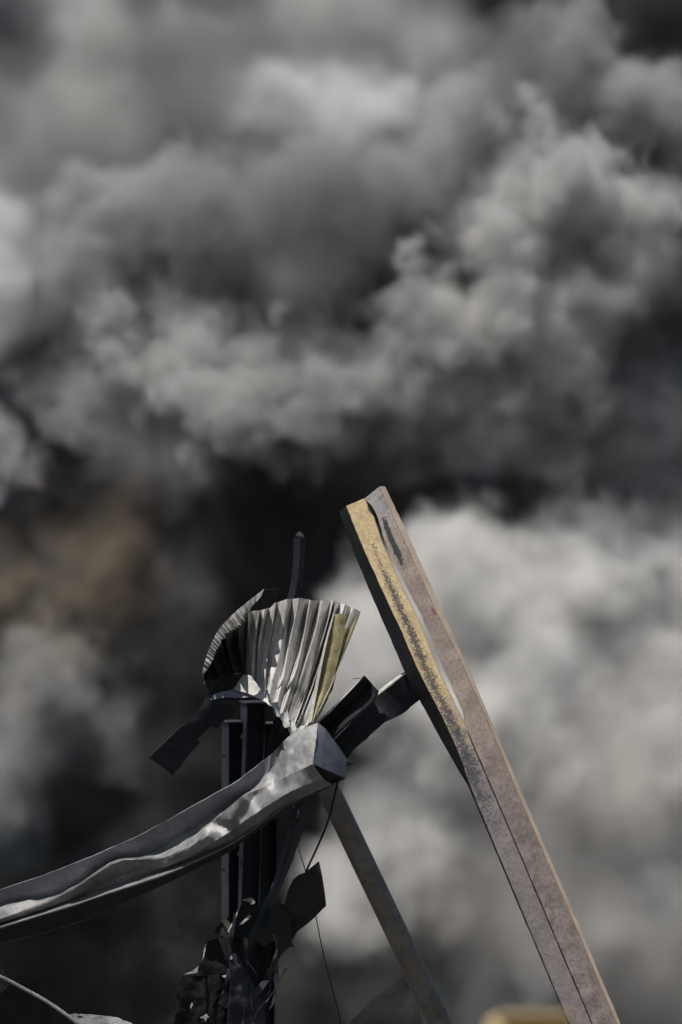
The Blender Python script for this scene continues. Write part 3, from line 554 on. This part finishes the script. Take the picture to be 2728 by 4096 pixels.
# ------------------------------------------------------------------ smoke
def smoke(name, label, color, dens, blobs, seed, voxel=0.11, warp=0.55, erode=0.5, soft=0.35, aniso=0.0, k=0.35, pad=0.6, step=0.32):
    """closed bank of smoke: union of puffs (photo px, py, depth, radius px, x stretch, z stretch), torn by turbulence"""
    bl = []
    for b in blobs:
        px, py, d, r = b[:4]; sx = b[4] if len(b) > 4 else 1.0; sz = b[5] if len(b) > 5 else 1.0
        sy = b[6] if len(b) > 6 else 1.0
        bl.append((at(px, py, d), r * d / FPX, (sx, sy, sz)))
    lo = [min(c[i] - r * s[i] for c, r, s in bl) - pad for i in range(3)]
    hi = [max(c[i] + r * s[i] for c, r, s in bl) + pad for i in range(3)]
    lo = [max(lo[0], -12.0), max(lo[1], 27.5), max(lo[2], 0.3)]; hi = [min(hi[0], 12.0), min(hi[1], 56.0), min(hi[2], 30.0)]
    ng = bpy.data.node_groups.new(name, 'GeometryNodeTree')
    ng.interface.new_socket('Geometry', in_out='INPUT', socket_type='NodeSocketGeometry')
    ng.interface.new_socket('Geometry', in_out='OUTPUT', socket_type='NodeSocketGeometry')
    N = ng.nodes; L = ng.links.new
    def math_(op, a, b=None, c=None, clamp=False):
        n = N.new('ShaderNodeMath'); n.operation = op; n.use_clamp = clamp
        for i, v in enumerate((a, b, c)):
            if v is None: continue
            if isinstance(v, (int, float)): n.inputs[i].default_value = v
            else: L(v, n.inputs[i])
        return n.outputs[0]
    def vec(op, a, b=None, sc=None):
        n = N.new('ShaderNodeVectorMath'); n.operation = op
        for i, v in enumerate((a, b)):
            if v is None: continue
            if hasattr(v, 'links') or hasattr(v, 'is_linked'): L(v, n.inputs[i])
            else: n.inputs[i].default_value = v
        if sc is not None: n.inputs['Scale'].default_value = sc
        return n.outputs['Value'] if op == 'LENGTH' else n.outputs['Vector']
    def noise(vecin, scale, detail, rough):
        n = N.new('ShaderNodeTexNoise'); n.noise_dimensions = '3D'
        L(vecin, n.inputs['Vector']); n.inputs['Scale'].default_value = scale
        n.inputs['Detail'].default_value = detail; n.inputs['Roughness'].default_value = rough
        return n
    pos = N.new('GeometryNodeInputPosition').outputs[0]
    psd = vec('ADD', pos, (seed * 13.7, seed * 5.1, seed * 9.3))
    wn_ = noise(psd, 0.55, 2.0, 0.5)
    w = vec('SCALE', vec('SUBTRACT', wn_.outputs['Color'], (0.5, 0.5, 0.5)), sc=warp * 2.4)
    wn2 = noise(psd, 1.6, 3.0, 0.55)
    w2 = vec('SCALE', vec('SUBTRACT', wn2.outputs['Color'], (0.5, 0.5, 0.5)), sc=warp * 1.1)
    p = vec('ADD', vec('ADD', pos, w), w2)
    f = None
    for c, r, s in bl:
        q = vec('SUBTRACT', p, tuple(c))
        if s != (1.0, 1.0, 1.0): q = vec('MULTIPLY', q, (1 / s[0], 1 / s[1], 1 / s[2]))
        sd = math_('SUBTRACT', vec('LENGTH', q), r)
        f = sd if f is None else math_('SMOOTH_MIN', f, sd, k)
    n1 = noise(psd, 0.9, 7.0, 0.62)
    vo = N.new('ShaderNodeTexVoronoi'); vo.feature = 'F1'; vo.inputs['Scale'].default_value = 1.7
    L(vec('ADD', psd, w2), vo.inputs['Vector'])
    e = math_('ADD', math_('MULTIPLY', math_('SUBTRACT', n1.outputs['Fac'], 0.5), -2.6 * erode),
              math_('MULTIPLY', math_('SUBTRACT', vo.outputs['Distance'], 0.38), 0.45 * erode))
    f = math_('ADD', f, e)
    g = math_('DIVIDE', math_('MULTIPLY', f, -1.0), soft, clamp=True)
    g = math_('MULTIPLY', g, g)
    vc = N.new('GeometryNodeVolumeCube')
    L(g, vc.inputs['Density'])
    vc.inputs['Min'].default_value = lo; vc.inputs['Max'].default_value = hi
    for i, ax in enumerate('XYZ'): vc.inputs['Resolution ' + ax].default_value = max(8, int((hi[i] - lo[i]) / (voxel * VOX)))
    m = bpy.data.materials.new(name); m.use_nodes = True; t = m.node_tree; t.nodes.clear()
    vs = t.nodes.new('ShaderNodeVolumeScatter'); va = t.nodes.new('ShaderNodeVolumeAbsorption'); o = t.nodes.new('ShaderNodeOutputMaterial')
    at_ = t.nodes.new('ShaderNodeAttribute'); at_.attribute_name = 'density'
    mu = t.nodes.new('ShaderNodeMath'); mu.operation = 'MULTIPLY'; mu.inputs[1].default_value = dens
    t.links.new(at_.outputs['Fac'], mu.inputs[0])
    vs.inputs['Color'].default_value = (*color, 1); vs.inputs['Anisotropy'].default_value = aniso
    va.inputs['Color'].default_value = (*color, 1)          # absorption = (1 - colour) * density, scattering = colour * density
    ad = t.nodes.new('ShaderNodeAddShader')
    for v in (vs, va): t.links.new(mu.outputs[0], v.inputs['Density'])
    t.links.new(vs.outputs[0], ad.inputs[0]); t.links.new(va.outputs[0], ad.inputs[1])
    t.links.new(ad.outputs[0], o.inputs['Volume'])
    m.cycles.volume_step_rate = step / voxel
    sm = N.new('GeometryNodeSetMaterial'); sm.inputs['Material'].default_value = m
    L(vc.outputs[0], sm.inputs['Geometry'])
    go = N.new('NodeGroupOutput'); L(sm.outputs[0], go.inputs[0])
    me = bpy.data.meshes.new(name); me.materials.append(m)
    ob = bpy.data.objects.new(name, me); C.objects.link(ob)
    md = ob.modifiers.new('smoke', 'NODES'); md.node_group = ng
    ob['label'] = label; ob['kind'] = 'stuff'; ob['category'] = 'smoke'
    return ob


smoke('sunlit_haze_smoke', 'soft light grey smoke veil across the top and upper left', (0.83, 0.825, 0.815), 1.3, [
    (1350, 420, 50, 360, 1.4, 1), (900, 450, 50.5, 420, 1.2), (400, 500, 51, 460, 1.3), (30, 950, 50.5, 320), (-100, 1250, 50, 330), (600, 0, 51.5, 450, 1.6), (1350, 0, 51.5, 400, 1.3),
    (-150, 1800, 49, 280), (1750, 250, 50.5, 330), (-400, 700, 51, 500), (-500, 1500, 50, 450)], 7, voxel=0.26, warp=0.9, erode=0.5, soft=1.6, k=1.2, step=0.5)
smoke('white_smoke', 'white sunlit patches of far smoke at the upper left edge and above the dark mass', (0.955, 0.955, 0.955), 3.0, [
    (-30, 1100, 46.0, 230), (30, 1330, 45.8, 170), (-70, 900, 46.4, 230), (1200, 460, 48.2, 210, 2.2), (1480, 410, 48.2, 190, 1.8)], 9, voxel=0.2, warp=0.9, erode=0.5, soft=0.9, k=0.8)
smoke('black_smoke', 'black sooty smoke wall behind everything', (0.125, 0.12, 0.118), 2.6, [
    (1364, 1900, 54, 300, 12, 6, 0.9), (1364, 3300, 53, 300, 12, 6, 0.9), (1364, 300, 55, 300, 12, 6, 0.9),
    (2680, 40, 49, 300), (2800, 1150, 45.7, 300), (1280, 1880, 46.0, 320), (1000, 2180, 46.4, 400), (800, 2650, 46.3, 430), (1450, 1830, 46.2, 200),
    (850, 3100, 46, 380), (700, 3450, 45.5, 350), (1550, 4080, 42, 200), (1150, 3950, 43, 230)],
    3, voxel=0.2, warp=0.9, erode=0.6, soft=0.9, k=0.7)
smoke('slate_smoke', 'slate grey smoke mass with a dark hollow in the upper middle', (0.60, 0.595, 0.59), 3.0, [
    (1180, 1680, 44.7, 220, 1.3), (1620, 1540, 44.6, 210), (2150, 1500, 44.9, 260), (2380, 1130, 45.1, 210), (560, 1560, 45.2, 150), (950, 1480, 44.4, 110, 1.0, 1.4),
    (480, 930, 47, 340, 1.2), (850, 900, 47, 340), (1250, 830, 47.3, 330, 1.3), (1600, 800, 47.3, 300, 1.2), (350, 1200, 46.9, 290), (800, 1180, 46.8, 300), (1250, 1150, 47, 300),
    (1900, 520, 48.2, 330), (2280, 250, 48, 290), (2580, 420, 47.5, 290), (1950, 1550, 46.2, 360), (2350, 1580, 46.5, 360), (2720, 1650, 46.6, 330), (1600, 1650, 46.2, 280), (2100, 1000, 46.9, 420), (2500, 1100, 47, 330),
    (1050, 1500, 45.9, 330), (650, 1430, 46.2, 280), (600, 1620, 46.3, 260), (300, 1600, 46.3, 280), (180, 2750, 46, 350), (60, 3080, 45.8, 260), (480, 2980, 46, 200, 1.3), (2250, 1860, 45.5, 190, 1.8), (2680, 1850, 45.8, 220), (720, 3650, 45, 150), (650, 3850, 44.7, 140)],
    5, voxel=0.11, warp=0.9, erode=0.75, soft=0.75, k=0.7)
smoke('grey_smoke', 'sunlit grey smoke puffs rolling across the upper middle', (0.752, 0.748, 0.740), 4.0, [
    (450, 1230, 45.6, 100, 1, 1.5), (560, 1310, 45.5, 120), (420, 1430, 45.5, 160), (840, 1290, 44.9, 140, 1.4), (780, 1440, 44.9, 150), (870, 1620, 44.5, 240),
    (1100, 1490, 45.1, 260), (1370, 1330, 45.3, 120), (1430, 1450, 45.1, 250), (1740, 960, 44.9, 130), (1930, 930, 44.9, 150), (1670, 1080, 45, 110), (1980, 1040, 45, 160),
    (1950, 1270, 45.3, 270), (2250, 760, 45.6, 300), (2130, 480, 46, 100), (2450, 850, 46.1, 310), (1700, 1350, 45.1, 230), (2230, 1330, 45.6, 240),
    (20, 1790, 46.2, 190)], 2, voxel=0.075, warp=0.9, erode=0.8, soft=0.7, k=0.7)
smoke('pale_smoke', 'bright pale smoke billow rising behind the tall leaning beam', (0.95, 0.942, 0.928), 4.0, [
    (1850, 2330, 44, 370), (2350, 2350, 45, 390), (2780, 2300, 46, 420), (1500, 2600, 44, 330), (2000, 2850, 44, 540), (1450, 2350, 44.5, 190), (1650, 2170, 44.5, 190),
    (2550, 2900, 45, 480), (1650, 3300, 44, 400), (2250, 3500, 44.7, 600), (1400, 3650, 44, 270), (2800, 3400, 45.5, 480), (2750, 4050, 45.5, 480), (2050, 4100, 44.8, 380)],
    1, voxel=0.09, warp=1.0, erode=0.55, soft=1.15, k=1.0)
smoke('brown_smoke', 'brownish smoke patch glowing low at the left edge', (0.60, 0.505, 0.385), 1.0, [
    (450, 2120, 45.3, 260, 1.3),
    (750, 2250, 45.6, 200), (500, 1950, 45.7, 200, 1.5),
    (400, 2230, 45.4, 330), (200, 2050, 45.6, 260), (640, 2070, 45.5, 170), (250, 2520, 45.6, 300), (-50, 2300, 45.6, 320), (150, 2750, 45.5, 220)], 4, voxel=0.16, warp=1.1, erode=0.8, soft=1.6, k=0.8)
smoke('tan_smoke', 'faintly tan smoke veil at the lower right behind the leaning beam', (0.90, 0.855, 0.80), 0.42, [
    (2450, 3150, 41.8, 480, 1.2), (2700, 2750, 42.2, 380), (2200, 3650, 41.6, 420, 1.3), (2650, 3800, 42, 450), (1700, 3500, 41.5, 300, 1.2)], 6, voxel=0.22, warp=1.0, erode=0.45, soft=1.5, k=1.0, step=0.45)
smoke('thin_smoke', 'thin smoke drifting round the foot of the wreck', (0.50, 0.49, 0.475), 0.16, [
    (1500, 4000, 33, 380, 1.3), (1000, 4050, 32.5, 330, 1.2), (1750, 4150, 34.5, 350), (1250, 3650, 34, 260), (960, 3450, 31.6, 250)], 8, voxel=0.2, warp=0.9, erode=0.8, soft=1.4, k=0.8, step=0.6)
smoke('dusky_smoke', 'dusky bluish smoke filling the hollow between the sunlit puffs', (0.385, 0.39, 0.41), 2.6, [
    (850, 860, 45.6, 290, 1.4), (1230, 780, 45.3, 310, 1.4), (1340, 960, 45.2, 270, 1.2), (1200, 1110, 45.2, 170, 2.0), (750, 1080, 45.8, 170, 1.6), (1560, 720, 45.9, 220, 1.3),
    (2000, 1740, 45.1, 230, 1.7), (2520, 1700, 45.5, 270), (1350, 1800, 45.4, 200, 1.9), (700, 1860, 45.6, 230, 1.7), (850, 2350, 45.7, 250), (900, 2700, 45.6, 220),
    (2300, 1380, 44.8, 190, 1.3), (2640, 1060, 45.0, 210), (1880, 1510, 44.6, 150, 1.6), (-40, 0, 48.3, 380), (700, -150, 49, 300, 2.0), (2080, 150, 47, 280), (2700, 750, 46, 200)],  # topmost puffs put vignetting of the upper edge into the smoke colour
    10, voxel=0.14, warp=0.9, erode=0.55, soft=1.15, k=0.8)
smoke('vignette_smoke', 'near-black smoke darkening the bottom left corner as a vignette', (0.035, 0.034, 0.034), 2.6, [  # colour kept near black to put corner vignetting into the smoke
    (150, 3750, 44.5, 380), (450, 3650, 45.0, 230, 1.2), (600, 4000, 44.0, 260), (300, 4100, 43.5, 400), (950, 4000, 44.2, 210)], 11, voxel=0.2, warp=0.9, erode=0.6, soft=0.9, k=0.7)
